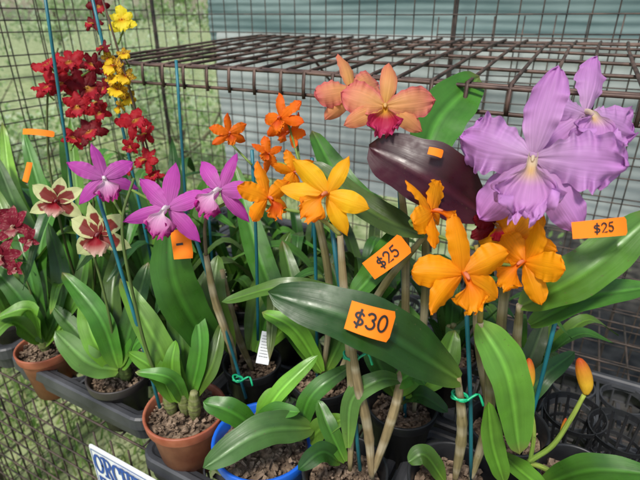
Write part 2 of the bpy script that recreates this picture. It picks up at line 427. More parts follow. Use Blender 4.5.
# ------------------------------------------------------------ pots
def lathe(name, prof, mat, parent, seg=40, holes=False):
    V = []; Fc = []
    for (r, z) in prof:
        for j in range(seg):
            a = 2*pi*j/seg; V.append((r*cos(a), r*sin(a), z))
    for i in range(len(prof)-1):
        for j in range(seg):
            a = i*seg+j; b = i*seg+(j+1) % seg; Fc.append((a, b, b+seg, a+seg))
    return mk(name, V, Fc, mat, parent)
def potmesh(parent, r, h, mat):
    lv = .74 if mat == M_BLACK else .84
    lathe('pot', [(0.001, .002), (r*.68, .002), (r*.70, .0), (r*.9, h*.80), (r*.93, h*.82), (r*.94, h*.83), (r*.99, h*.83), (r*1.0, h*.85), (r*1.03, h*.985), (r*1.02, h), (r*.97, h), (r*.95, h*.98), (r*.90, h*.85), (r*.70, .006), (.001, .006)], mat, parent)
    V = []; Fc = []
    seg = 20
    for i in range(5):
        rr = r*(.86 if lv < .8 else .92)*i/4
        for j in range(seg):
            a = 2*pi*j/seg
            V.append(Vector((rr*cos(a), rr*sin(a), h*lv+.006*noise.noise(Vector((rr*80*cos(a), rr*80*sin(a), r*99))))))
    for i in range(4):
        for j in range(seg):
            a = i*seg+j; b = i*seg+(j+1) % seg; Fc.append((a, b, b+seg, a+seg))
    for _ in range(260):
        a = random.uniform(0, 2*pi); rr = r*(.80 if lv < .8 else .87)*sqrt(random.random())
        c = Vector((rr*cos(a), rr*sin(a), h*(lv+.02)+random.uniform(-.003, .010)))
        k = random.choice([.35, .5, .7, 1.0])
        sz = Vector((random.uniform(.003, .009), random.uniform(.002, .005), random.uniform(.0015, .0035)))*k
        rot = Matrix.Rotation(random.uniform(0, 6), 3, 'Z') @ Matrix.Rotation(random.uniform(-.8, .8), 3, 'X') @ Matrix.Rotation(random.uniform(-.6, .6), 3, 'Y')
        o = len(V)
        for dx, dy, dz in ((-1, -1, -1), (1, -1, -1), (1, 1, -1), (-1, 1, -1), (-1, -1, 1), (1, -1, 1), (1, 1, 1), (-1, 1, 1)):
            j = Vector((dx*sz.x*random.uniform(.5, 1.1), dy*sz.y*random.uniform(.5, 1.1), dz*sz.z*random.uniform(.6, 1.1)))
            V.append(c+rot @ j)
        for f in ((0, 3, 2, 1), (4, 5, 6, 7), (0, 1, 5, 4), (1, 2, 6, 5), (2, 3, 7, 6), (3, 0, 4, 7)): Fc.append(tuple(o+x for x in f))
    mk('potting_bark', V, Fc, M_BARK, parent, smooth=False)
def plant(u, v, r, mat, label, h=.115, cat='orchid', rimz=None):
    if rimz is None:
        rimz = .90
        if onz(u, v, .87).x < -.60: rimz = .872
    p = onz(u, v, rimz)
    e = empty('potted_orchid', Vector((p.x, p.y, rimz-h)))
    potmesh(e, r, h, mat)
    top(e, label, cat)
    return e, Vector((p.x, p.y, rimz-(.026 if mat == M_BLACK else .014)))
def stake(parent, a, b, r=.0028):
    tube('stake', parent, [a, (a+b)/2+Vector((.002, .001, 0)), b], r, M_STAKE, 8, 6)
def tie(parent, c, r=.011):
    P = []
    for i in range(17):
        a = i/16*2*pi*1.9
        P.append(c+Vector((cos(a)*r*.8, sin(a)*r*.6, .0025*sin(a*1.5)+i*.0003)))
    P.append(c+R*.020+U*.008-F*.01); P.append(c+R*.026-U*.006-F*.012)
    tube('plant_tie', parent, P, .0017, M_TIE, 6, 60)

# ------------------------------------------------------------ lettering
def arc(cx, cy, rx, ry, a0, a1, n=14):
    return [(cx+rx*cos(radians(a0+(a1-a0)*i/n)), cy+ry*sin(radians(a0+(a1-a0)*i/n))) for i in range(n+1)]
GL = {
 '$': [arc(.3, .68, .24, .17, 20, 270)+arc(.3, .32, .25, .19, 90, -150)[1:], [(.33, 1.06), (.26, -.06)]],
 '3': [arc(.28, .76, .22, .2, 160, -80)+arc(.28, .3, .26, .27, 80, -150)[0:]],
 '0': [arc(.3, .5, .26, .48, 95, 460, 24)],
 '2': [arc(.28, .72, .24, .26, 165, -25)+[(.06, .04), (.56, .06)]],
 '5': [[(.52, .97), (.14, .94), (.1, .56)]+arc(.27, .32, .26, .28, 110, -150)],
 '-': [[(.05, .5), (.4, .5)]],
}
def strokes(name, parent, strs, width, mat, M, zoff=.0006):
    V = []; Fc = []
    for si, st in enumerate(strs):
        st = [Vector((p[0], p[1], 0)) for p in st]; o = len(V); n = len(st)
        for i, p in enumerate(st):
            t = st[min(i+1, n-1)]-st[max(i-1, 0)]
            t.normalize(); s = Vector((-t.y, t.x, 0))*width/2
            q = p
            if i == 0: q = p-t*width*.3
            if i == n-1: q = p+t*width*.3
            for e in (-1, 1): V.append(M @ (q+s*e+Vector((0, 0, zoff+si*.00013))))
        for i in range(n-1):
            a = o+2*i; Fc.append((a, a+1, a+3, a+2))
    return mk(name, V, Fc, mat, parent, smooth=False)
def tag(parent, text, u, v, d, wpx, hpx, rollpic, yaw=0, tilt=0, inv=False, cut=None):
    w = wpx*d/480; h = hpx*d/480
    pos = S(u, v, d)
    rot = B3 @ Matrix.Rotation(radians(yaw), 3, 'Y') @ Matrix.Rotation(radians(tilt), 3, 'X') @ Matrix.Rotation(radians(rollpic), 3, 'Z')
    V = []; Fc = []; nx, ny = 12, 6; bendk = .14
    def zz(x): return -bendk*w*(2*x/w)**2
    for j in range(ny+1):
        for i in range(nx+1):
            x = (i/nx-.5)*w; y = (j/ny-.5)*h*(1+.10*(i/nx-.5))
            if i == nx and j in (0, ny): x -= w*.05
            V.append((x, y, zz(x)))
    for j in range(ny):
        for i in range(nx):
            a = j*(nx+1)+i; Fc.append((a, a+1, a+nx+2, a+nx+1))
    o = mk('price_tag', V, Fc, M_TAG, parent)
    o.matrix_basis = Matrix.Translation(pos-parent.location) @ rot.to_4x4()
    if text:
        hh = h*.54; sc = hh; adv = .72*sc
        x0 = -adv*len(text)/2+.05*sc
        strs = []
        for i, ch in enumerate(text):
            for s in GL[ch]:
                strs.append([(x0+i*adv+p[0]*sc, -hh*.5+p[1]*sc+i*.04*sc) for p in s])
        ob = strokes('lettering', o, strs, .0026*h/.035, M_INK, Matrix.Identity(4))
        for vv in ob.data.vertices: vv.co.z += zz(vv.co.x)+.0004
        if inv: ob.rotation_euler = (0, 0, pi)
    return o

# ============================================================ SETTING
M_GRASS = simple('grass_ground', (.20, .27, .10), .95, 5, .25, .5, .1, col2=(.42, .45, .25))
bpy.ops.mesh.primitive_grid_add(x_subdivisions=2, y_subdivisions=2, size=400, location=(0, 0, 0))
g = bpy.context.object; g.name = 'ground'; g.data.materials.append(M_GRASS); top(g, 'grassy ground around the plant stand', 'ground', kind='structure')
M_GROUNDDARK = simple('ground_darkening', (.040, .038, .034), .9, 12, .35, .4, .2, col2=(.09, .08, .065))  # added dark sheet; its colour darkens the lit grass under the bench
dark_sheet = mk('ground_dark_sheet', [(-.5, .1, .012), (4, .1, .012), (4, 5, .012), (-.5, 5, .012)], [(0, 1, 2, 3)], M_GROUNDDARK, smooth=False); top(dark_sheet, 'dark sheet added to darken the ground under the bench', 'ground', kind='structure')
M_BLADE = attr_mat('grass_blade', .6, .5, .15, 3, .1, spec=.15)
V = []; Fc = []; cols = []; uvs = []
for i in range(11000):
    x = random.uniform(-5.5, -1.3) if i % 2 else random.uniform(-2.4, -.45); y = random.uniform(-.2, 4.4) if i % 2 else random.uniform(.2, 1.8)
    h = random.uniform(.03, .11); a = random.uniform(0, 2*pi); w = .0045
    dx, dy = cos(a)*w, sin(a)*w; b = random.uniform(-.05, .05); b2 = random.uniform(-.05, .05); o = len(V)
    V += [(x-dx, y-dy, 0), (x+dx, y+dy, 0), (x+dx*.7+b*.4, y+dy*.7+b2*.4, h*.6), (x-dx*.7+b*.4, y-dy*.7+b2*.4, h*.6), (x+b, y+b2, h)]
    Fc += [(o, o+1, o+2, o+3), (o+3, o+2, o+4)]
    c = random.choice([(.18, .32, .08), (.26, .40, .11), (.38, .46, .18), (.54, .52, .30)])
    cols += [c]*5; uvs += [(0, 0)]*5
o = mk('grass', V, Fc, M_BLADE, None, cols, uvs); top(o, 'tufts of green and dry grass around the stand', 'grass', kind='stuff')

def bush(cx, cy, rx, ry, h, n, cs, trunk=False, leafs=.05, z0=0, label='leafy green shrub beyond the wire fence'):
    e = empty('shrub' if not trunk else 'tree', Vector((cx, cy, 0)))
    top(e, label, 'shrub' if not trunk else 'tree')
    V = []; Fc = []; cols = []; uvs = []
    clumps = [(random.uniform(-1, 1), random.uniform(-1, 1), random.uniform(0.05, 1), random.uniform(.18, .4)) for _ in range(34)]
    for i in range(n):
        a = random.choice(clumps); dv = Vector((random.gauss(0, 1), random.gauss(0, 1), random.gauss(0, 1))).normalized()*a[3]*random.random()**.4
        p = Vector((cx+(a[0]*.8+dv.x)*rx, cy+(a[1]*.8+dv.y)*ry, z0+max(.02, (a[2]+dv.z*.7))*h))
        d = (dv+Vector((random.gauss(0, .6), random.gauss(0, .6), random.gauss(0, .6)))).normalized(); s = d.cross(ZU+Vector((.01, .02, 0))).normalized(); l = leafs*random.uniform(.6, 1.4)
        o = len(V); V += [p, p+d*l*.5+s*l*.3, p+d*l, p+d*l*.5-s*l*.3]; Fc.append((o, o+1, o+2, o+3))
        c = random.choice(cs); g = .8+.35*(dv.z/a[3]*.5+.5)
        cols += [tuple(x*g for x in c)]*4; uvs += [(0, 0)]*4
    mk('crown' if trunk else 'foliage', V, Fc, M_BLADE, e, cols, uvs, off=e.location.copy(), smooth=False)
    V = []; Fc = []; cc = []; uu = []
    tubegeo([(cx, cy, 0), (cx+.03, cy, (z0+h*.4)), (cx, cy+.05, z0+h*.8)], [.05 if trunk else .02, .015], 8, 8, V, Fc, cc, uu, lambda f: (.12, .09, .06))
    for k in range(6):
        a = k*1.05; tubegeo([(cx, cy, z0*.8+h*.15+.05*k), (cx+cos(a)*rx*.4, cy+sin(a)*ry*.4, z0+h*.4), (cx+cos(a)*rx*.7, cy+sin(a)*ry*.7, z0+h*.75)], [.012, .004], 6, 6, V, Fc, cc, uu, lambda f: (.12, .09, .06))
    mk('trunk', V, Fc, M_CANE, e, cc, uu, off=e.location.copy())
gc = [(.24, .38, .12), (.30, .45, .17), (.40, .54, .24), (.18, .30, .09)]
gl = [(.54, .66, .40), (.44, .58, .30), (.66, .74, .54)]
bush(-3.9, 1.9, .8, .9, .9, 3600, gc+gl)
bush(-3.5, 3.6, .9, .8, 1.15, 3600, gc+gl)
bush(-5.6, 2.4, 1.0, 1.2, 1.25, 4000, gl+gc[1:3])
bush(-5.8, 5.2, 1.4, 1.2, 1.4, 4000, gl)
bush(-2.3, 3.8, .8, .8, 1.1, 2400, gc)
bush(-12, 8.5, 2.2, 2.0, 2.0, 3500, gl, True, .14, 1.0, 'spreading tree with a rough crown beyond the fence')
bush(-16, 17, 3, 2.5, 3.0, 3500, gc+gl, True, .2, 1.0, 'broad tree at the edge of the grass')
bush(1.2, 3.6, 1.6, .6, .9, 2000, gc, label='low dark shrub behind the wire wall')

# fences
def warp(p, k=.004):
    n = noise.noise_vector(p*1.7); return p+n*k
def grid_segs(o, a, b, la, lb, sa, sb):
    segs = []
    na = int(la/sa); nb = int(lb/sb)
    for i in range(na+1): segs.append([warp(o+a*(i*sa)+b*(lb*j/6)) for j in range(7)])
    nrm = a.cross(b)*.0042
    for i in range(nb+1): segs.append([warp(o+b*(i*sb)+a*(la*j/10))+nrm for j in range(11)])
    return segs
e = empty('wire_fence', Vector((-1.45, 1.42, 0))); top(e, 'rusty wire mesh wall standing behind the bench', 'wire fence')
wiregrid('mesh_panel', grid_segs(Vector((-1.45, 1.42, .02)), Vector((1, 0, 0)), ZU, 3.3, 2.1, .055, .055), .0018, M_WIRE, e)
wiregrid('mesh_panel', grid_segs(Vector((-.4, 1.455, .3)), Vector((1, 0, .01)), ZU, 2.2, 1.2, .075, .105), .0018, M_WIRE, e)
for x in (-1.46, -.35, .75, 1.84): tube('post', e, [(x, 1.437, 0), (x, 1.437, 2.15)], .007, M_WIRE, 10, 2)
e = empty('wire_fence', Vector((-1.45, 0, 0))); top(e, 'open wire mesh end wall with shrubs behind it', 'wire fence')
wiregrid('mesh_panel', grid_segs(Vector((-1.45, .2, .02)), Vector((0, 1, 0)), ZU, 1.2, 2.1, .06, .06), .0019, M_WIRE, e)
wiregrid('mesh_panel', grid_segs(Vector((-1.49, .2, .05)), Vector((0, 1, 0)), ZU, 1.2, 2.1, .10, .12), .0020, M_WIRE, e)
tube('post', e, [(-1.475, .18, 0), (-1.475, .18, 2.15)], .014, M_WIRE, 10, 2)

def sheet(name, x0, x1, z0, z1, y, mat, label, amp, nx=70, nz=110, fx=1.2, fz=4, rib=.05, ra=.006):
    V = []; Fc = []
    for j in range(nz+1):
        for i in range(nx+1):
            x = x0+(x1-x0)*i/nx; z = z0+(z1-z0)*j/nz
            V.append((x, y+amp*noise.noise(Vector((x*fx, z*fz, y)))+amp*.25*noise.noise(Vector((x*7+z*5, z*7-x*3, y+4)))+ra*sin(2*pi*(z+.01*noise.noise(Vector((x*2, z, 0))))/rib)*(.6+.4*noise.noise(Vector((x*3, z*5, 9)))), z))
    for j in range(nz):
        for i in range(nx):
            a = j*(nx+1)+i; Fc.append((a, a+1, a+nx+2, a+nx+1))
    o = mk(name, V, Fc, mat); top(o, label, 'plastic sheet' if 'plastic' in name else 'shade cloth'); return o
M_SHEET = simple('milky_plastic', (.48, .53, .52), .5, 2.5, .12, .1, .35, col2=(.66, .71, .69), stretch=(1, 1, 2.2), trans=.35)
M_CLOTH = simple('grey_green_shade_cloth', (.19, .29, .285), .8, 3.0, .15, .2, .2, col2=(.32, .42, .41), stretch=(1, 1, 9), trans=.35)
sheet('plastic_sheet', -1.22, 1.84, .93, 1.45, 1.50, M_SHEET, 'milky grey ribbed plastic sheet hung behind the wire mesh', .022, rib=.032, ra=.0018, nz=170)
sheet('shade_cloth', -1.30, 1.84, 1.40, 2.1, 1.56, M_CLOTH, 'grey green ribbed shade cloth tied above the plastic sheet', .02, fz=6, rib=.025, ra=.0028, nz=260)

# wire shelf
SZ = 1.440
def sz(y): return SZ-.030*(1.40-y)/.64
e = empty('wire_shelf', Vector((-.98, .74, SZ))); top(e, 'brown wire mesh shelf projecting from the fence above the orchids', 'wire shelf')
segs = []
x0, x1, y0, y1 = -.96, 1.5, .74, 1.40
for y in (y0, y0+.016, .90, 1.03, 1.15, 1.27, y1-.03, y1): segs.append([warp(Vector((x0+(x1-x0)*j/14, y, sz(y))), .010) for j in range(15)])
segs.append([warp(Vector((x0+(x1-x0)*j/14, y0, sz(y0)-.035)), .008) for j in range(15)])
x = x0
while x < x1:
    xr = x+random.uniform(-.004, .004)
    segs.append([Vector((xr, y0-.002, sz(y0)-.038)), Vector((xr, y0-.003, sz(y0)-.02)), Vector((xr, y0, sz(y0)+.004)), Vector((xr, y0+.03, sz(y0)+.006)), warp(Vector((xr, 1.0, sz(1)+.006)), .012), warp(Vector((xr, 1.2, sz(1.2)+.006)), .010), Vector((xr, y1, SZ+.005))]); x += .054
wiregrid('shelf_panel', segs, .0033, M_SHELF, e)
for x in (-.7, .2, 1.1): tube('bracket', e, [(x+.02, 1.41, SZ-.16), (x+.02, 1.2, SZ-.02)], .004, M_SHELF, 8, 2)

# bench
e = empty('mesh_bench', Vector((-1.4, .43, 0))); top(e, 'wire mesh plant bench with an open mesh front', 'bench')
segs = grid_segs(Vector((-1.4, .43, .744)), Vector((1, 0, 0)), Vector((0, 1, 0)), 2.5, .95, .06, .1)
wiregrid('bench_top', segs, .0025, M_WIRE, e)
wiregrid('front_panel', grid_segs(Vector((-1.4, .422, .03)), Vector((1, 0, 0)), ZU, 2.5, .70, .05, .05), .0021, M_WIRE, e)
for x in (-1.38, -.3, .9):
    for y in (.45, 1.36): tube('leg', e, [(x, y, 0), (x, y, .74)], .012, M_WIRE, 10, 2)

# trays
def traymesh(w, dp, nx, ny):
    V = []; Fc = []; cw, ch = w/nx, dp/ny; r = min(cw, ch)*.445; sg = 24
    def bx(x0, x1, y0, y1, z0, z1):
        b = len(V)
        for z in (z0, z1):
            V.extend([(x0, y0, z), (x1, y0, z), (x1, y1, z), (x0, y1, z)])
        for f in ((0, 3, 2, 1), (4, 5, 6, 7), (0, 1, 5, 4), (1, 2, 6, 5), (2, 3, 7, 6), (3, 0, 4, 7)): Fc.append(tuple(b+x for x in f))
    for ix in range(nx):
        for iy in range(ny):
            cx, cy = (ix+.5)*cw, (iy+.5)*ch; o = len(V)
            angs = [2*pi*j/sg for j in range(sg)]
            for a in angs: V.append((cx+r*1.09*cos(a), cy+r*1.09*sin(a), -.006))
            for a in angs: V.append((cx+r*1.07*cos(a), cy+r*1.07*sin(a), .002))
            for a in angs: V.append((cx+r*1.0*cos(a), cy+r*1.0*sin(a), .002))
            for a in angs: V.append((cx+r*.98*cos(a), cy+r*.98*sin(a), -.012))
            for l in range(3):
                for j in range(sg):
                    p = o+l*sg+j; q = o+l*sg+(j+1) % sg; Fc.append((p, q, q+sg, p+sg))
            for k in range(8):
                a = 2*pi*(k+.5)/8; d = Vector((cos(a), sin(a), 0)); cc_ = Vector((cx, cy, 0))
                tubegeo([cc_+d*r*.98-ZU*.01, cc_+d*r*.94-ZU*.045], .0022, 1, 4, V, Fc)
            for dx in (-1, 1): bx(min(cx+dx*r*1.05, cx+dx*cw/2), max(cx+dx*r*1.05, cx+dx*cw/2), cy-.007, cy+.007, -.010, -.0005)
            for dy in (-1, 1): bx(cx-.007, cx+.007, min(cy+dy*r*1.05, cy+dy*ch/2), max(cy+dy*r*1.05, cy+dy*ch/2), -.010, -.0005)
            bx(cx-r*.94, cx+r*.94, cy-.004, cy+.004, -.046, -.043); bx(cx-.004, cx+.004, cy-r*.94, cy+r*.94, -.0455, -.0425)
    for i in range(nx+1): bx(i*cw-.003, i*cw+.003, 0, dp, -.008, 0)
    prof = [(-.010, -.003), (-.008, .004), (0, .006), (.004, .009), (.012, .009), (.016, .006), (.017, -.016), (.012, -.018), (.008, -.046), (.004, -.047)]
    cr = .02; path = []
    for (cx, cy, a0) in ((w-cr, dp-cr, 0), (cr, dp-cr, 90), (cr, cr, 180), (w-cr, cr, 270)):
        for k in range(6):
            a = radians(a0+90*k/5); path.append((cx, cy, cos(a), sin(a)))
    o = len(V); m = len(prof)
    for (cx, cy, c, s) in path:
        for (q, z) in prof: V.append((cx+c*(cr+q-.002), cy+s*(cr+q-.002), z))
    n = len(path)
    for i in range(n):
        for k in range(m-1):
            a = o+i*m+k; b = o+((i+1) % n)*m+k; Fc.append((a, b, b+1, a+1))
    return V, Fc
TV, TF = traymesh(.378, .278, 4, 3)
tm = None
x = -1.40
for i in range(6):
    for j in range(3):
        if i >= 3 and j == 2: continue
        yy = (.425 if i < 2 else .395)+j*.315; zz_ = .835 if i < 2 else .80
        if tm is None:
            o = mk('plant_tray', TV, TF, M_TRAY, smooth=False); tm = o.data
        else:
            o = bpy.data.objects.new('plant_tray', tm); link(o)
        o.location = (x+.018+random.uniform(-.002, .002), yy, zz_); o.rotation_euler = (0, 0, random.uniform(-.006, .006))
        top(o, 'black plastic carrying tray with round pot holes on the bench', 'plant tray', 'plant trays covering the bench')
    x += .415

# sign
sg_ = empty('sign_board', Vector((-.672, .362, .492))); top(sg_, 'white sign with blue capital letters hung on the bench front', 'sign')
def box(name, parent, a, b, mat, bev=.0):
    bm = bmesh.new(); bmesh.ops.create_cube(bm, size=1)
    for v in bm.verts: v.co = Vector([(a[k]+b[k])/2+v.co[k]*(b[k]-a[k]) for k in range(3)])
    if bev: bmesh.ops.bevel(bm, geom=bm.edges[:], offset=bev, segments=2, affect='EDGES')
    me = bpy.data.meshes.new(name); bm.to_mesh(me); bm.free(); me.materials.append(mat)
    return link(bpy.data.objects.new(name, me), parent)
box('board', sg_, (0, 0, 0), (.42, .006, .30), M_WHITE, .002)
SM = Matrix.Rotation(radians(90), 4, 'X')
def bar(x, y, l=.22): return [(x-l/2, y), (x+l/2, y)]
LET = {
 'O': (.78, [arc(.39, .5, .3, .43, 0, 360, 28)]),
 'R': (.78, [[(.2, 0), (.2, 1)], [(.2, .95)]+arc(.4, .73, .24, .22, 90, -90)+[(.2, .5)], [(.38, .5), (.68, .02)], bar(.2, .03, .3), bar(.12, .97, .2), bar(.7, .03, .18)]),
 'C': (.74, [arc(.42, .5, .32, .45, 40, 320, 24), [(.69, .66), (.69, .95)]]),
 'H': (.84, [[(.2, 0), (.2, 1)], [(.64, 0), (.64, 1)], [(.2, .5), (.64, .5)], bar(.2, .03, .32), bar(.2, .97, .32), bar(.64, .03, .32), bar(.64, .97, .32)]),
 'I': (.44, [[(.22, 0), (.22, 1)], bar(.22, .03, .32), bar(.22, .97, .32)]),
 'D': (.80, [[(.2, 0), (.2, 1)], [(.2, .96)]+arc(.36, .5, .34, .46, 88, -88)+[(.2, .04)], bar(.14, .03, .2), bar(.14, .97, .2)]),
 'S': (.66, [arc(.33, .73, .2, .23, 30, 270)+arc(.33, .27, .22, .24, 90, -150)[1:]]),
 'F': (.7, [[(.2, 0), (.2, 1)], [(.2, .96), (.62, .96)], [(.2, .5), (.5, .5)], [(.62, .96), (.62, .78)], bar(.2, .03, .3)]),
}
def word(s, x, z, h, w):
    st = []
    for ch in s:
        adv, gs = LET[ch]
        for g_ in gs: st.append([(x+p[0]*h*.62, z+p[1]*h) for p in g_])
        x += adv*h*.62
    return strokes('lettering', sg_, st, w, M_SIGNBLUE, SM, .0012)
word('ORCHIDS', .008, .238, .050, .0058)
word('F', .008, .178, .050, .0058)
strokes('border', sg_, [[(.006, .006), (.006, .294), (.414, .294), (.414, .006), (.006, .006)]], .0022, M_SIGNBLUE, SM, .0008)

# ============================================================ PLANTS
A, a0 = plant(45, 345, .057, M_TERRA, 'orchid in terracotta coloured pot with dusky red star flowers')
for (pts, w, c) in (([(45, 342, .96), (22, 300, .93), (-12, 262, .93)], 9, G_MID), ([(45, 342, .96), (62, 285, .93), (48, 222, .93)], 9, G_DARK),
    ([(48, 342, .96), (75, 300, .93), (88, 245, .95)], 8, G_MID), ([(42, 342, .96), (30, 310, .9), (-5, 318, .88)], 8, G_LIGHT),
    ([(45, 342, .96), (28, 268, .95), (8, 205, .98)], 8, G_MID), ([(40, 342, .96), (12, 322, .9), (-15, 345, .86)], 8, G_MID), ([(46, 345, .96), (66, 322, .93), (82, 330, .93)], 7, G_LIGHT),
    ([(44, 342, .96), (18, 250, .97), (-10, 180, 1.0)], 9, G_DARK), ([(44, 342, .96), (40, 250, .97), (62, 190, 1.0)], 8, G_MID)):
    leafp(A, pts, w, c, p=.35, q=.55)
cane(A, [a0, a0+Vector((.0, -.005, .045))], .009, .011, .8)
tube('flower_spike', A, [a0, S(30, 290, .93), S(8, 240, .88), S(-5, 200, .86)], [.002, .0015], M_CANE, 8, 20, lambda f: (.12, .16, .05))
for (u, v, w, r) in ((14, 226, 46, 10), (2, 256, 44, -20), (30, 240, 28, 30), (-4, 218, 38, 0), (16, 268, 24, 10)):
    fl(A, 'dusk', u, v, .84+random.uniform(-.02, .02), w, roll=r, yaw=random.uniform(-25, 25), stem=(8, 240, .88))

Bp, b0 = plant(118, 372, .058, M_BROWN, 'orchid in dark brown pot with cream star flowers blotched deep red')
for (pts, w, c) in (([(118, 370, .89), (88, 362, .86), (55, 331, .86)], 12, G_GREY), ([(118, 368, .89), (100, 318, .86), (62, 272, .88)], 10, G_MID), ([(120, 366, .89), (135, 310, .87), (148, 262, .9)], 10, G_DARK),
    ([(116, 368, .89), (92, 335, .87), (85, 285, .9)], 10, G_LIGHT), ([(122, 368, .89), (140, 340, .86), (172, 335, .86)], 9, G_MID), ([(112, 368, .89), (85, 340, .9), (52, 305, .93)], 9, G_MID),
    ([(118, 366, .89), (112, 300, .9), (120, 240, .94)], 9, G_DARK)):
    leafp(Bp, pts, w, c, p=.35, q=.5)
cane(Bp, [b0, b0+Vector((.0, -.008, .055))], .010, .012, .9); cane(Bp, [b0+Vector((.02, 0, 0)), b0+Vector((.025, 0, .05))], .009, .011, .9)
tube('flower_spike', Bp, [b0, S(108, 310, .84), S(88, 240, .8), S(60, 190, .80)], [.0026, .0018], M_CANE, 8, 20, lambda f: (.10, .15, .04))
fl(Bp, 'cream', 57, 201, .79, 58, roll=-8, yaw=12, stem=(66, 203, .80)); fl(Bp, 'cream', 100, 234, .76, 74, roll=6, yaw=-5, tilt=5, stem=(88, 240, .80))

Cp, c0 = plant(185, 408, .067, M_TERRA, 'magenta flowered orchid in terracotta coloured pot with a teal stake')
for (pts, w, c) in (([(180, 398, .8), (158, 345, .77), (120, 278, .78)], 13, G_MID), ([(176, 400, .8), (158, 372, .77), (128, 352, .76)], 9, G_LIGHT), ([(190, 398, .8), (200, 345, .78), (192, 292, .8)], 9, G_MID),
    ([(185, 402, .8), (170, 378, .75), (135, 372, .74)], 7, G_MID), ([(192, 398, .8), (212, 365, .78), (222, 322, .8)], 8, G_DARK), ([(184, 398, .8), (180, 330, .8), (160, 265, .85)], 10, G_DARK), ([(180, 402, .8), (172, 368, .77), (176, 340, .77)], 8, G_LIGHT)):
    leafp(Cp, pts, w, c, p=.35, q=.55)
for (dx, dy, h) in ((0, 0, .07), (-.02, -.01, .055), (.02, 0, .06)): cane(Cp, [c0+Vector((dx, dy, 0)), c0+Vector((dx*1.3, dy, h))], .008, .0105, .7)
stake(Cp, S(160, 408, .80), S(98, 196, .72))
tube('flower_spike', Cp, [c0+Vector((-.02, 0, 0)), S(150, 360, .76), S(132, 290, .71), S(122, 225, .68), S(134, 178, .68)], [.003, .002], M_CANE, 8, 24, lambda f: (.10, .15, .04))
fl(Cp, 'magenta', 104, 178, .70, 76, roll=14, yaw=24, stem=(122, 215, .70)); fl(Cp, 'magenta', 168, 208, .64, 96, roll=-8, yaw=-8, stem=(132, 190, .68))

Fp, f0 = plant(252, 360, .055, M_BLACK, 'tall magenta orchid in black pot tied to a long teal stake')
leafp(Fp, [(218, 358, .84), (178, 292, .74), (168, 226, .72)], 19, G_MID, p=.45, q=.5)
leafp(Fp, [(232, 352, .86), (214, 300, .82), (218, 255, .84)], 11, G_DARK)
leafp(Fp, [(255, 352, .9), (272, 310, .88), (302, 282, .9)], 9, G_MID)
leafp(Fp, [(250, 350, .92), (262, 290, .92), (290, 232, .95)], 10, G_DARK)
leafp(Fp, [(262, 352, .92), (290, 325, .88), (325, 318, .88)], 8, G_LIGHT)
cane(Fp, [f0+Vector((-.02, -.03, 0)), S(232, 350, .80), S(215, 300, .74), S(206, 255, .7)], .005, .0065, .15)
cane(Fp, [f0, S(236, 330, .88), S(222, 270, .82)], .005, .007, .2)
stake(Fp, S(246, 398, .83), S(190, 222, .68))
tie(Fp, S(238, 380, .80))
tube('flower_spike', Fp, [S(206, 255, .7), S(205, 225, .67), S(212, 205, .66)], [.0028, .002], M_CANE, 8, 12, lambda f: (.14, .10, .07))
fl(Fp, 'magenta', 220, 190, .64, 92, roll=-22, yaw=-18, stem=(210, 212, .67))
tag(Fp, '-', 181, 244, .70, 20, 30, 8)
wt = box('plant_label', Fp, (-.011, -.0006, 0), (.011, .0006, .055), M_WHITE, .0004)
wt.location = S(262, 364, .82)-Fp.location; wt.rotation_euler = (-.5, .2, .45)
V = []; Fc = []
for i in range(8):
    zz = .012+i*.005
    xx = -.008
    while xx < .006:
        w = random.uniform(.001, .003); o = len(V)
        V += [(xx, -.0012, zz), (xx+w, -.0012, zz+.0002), (xx+w, -.0012, zz+.0012), (xx, -.0012, zz+.0009)]; Fc.append((o, o+1, o+2, o+3)); xx += w+.0008
mk('handwriting', V, Fc, M_INK, wt, smooth=False)

Dp, d0 = plant(263, 438, .078, M_BLUE, 'young orchid with glossy arching leaves in bright blue pot', h=.12)
for (pts, w, c) in (([(258, 430, .75), (232, 412, .71), (203, 402, .71)], 11, G_MID), ([(312, 428, .72), (262, 432, .68), (203, 468, .66)], 15, G_GREY), ([(258, 425, .75), (280, 392, .73), (318, 355, .74)], 8, G_LIGHT),
    ([(262, 425, .75), (270, 400, .74), (288, 396, .74)], 9, G_LIGHT), ([(300, 432, .74), (312, 395, .71), (352, 365, .72)], 9, G_MID), ([(255, 430, .75), (272, 412, .72), (300, 412, .7)], 8, G_MID), ([(310, 440, .73), (322, 428, .70), (345, 418, .68)], 10, G_MID)):
    leafp(Dp, pts, w, c, p=.4, q=.5)
for (u, v) in ((262, 436), (300, 440), (250, 436)): cane(Dp, [S(u, v, .755), S(u, v-14, .735)], .006, .008, .8)

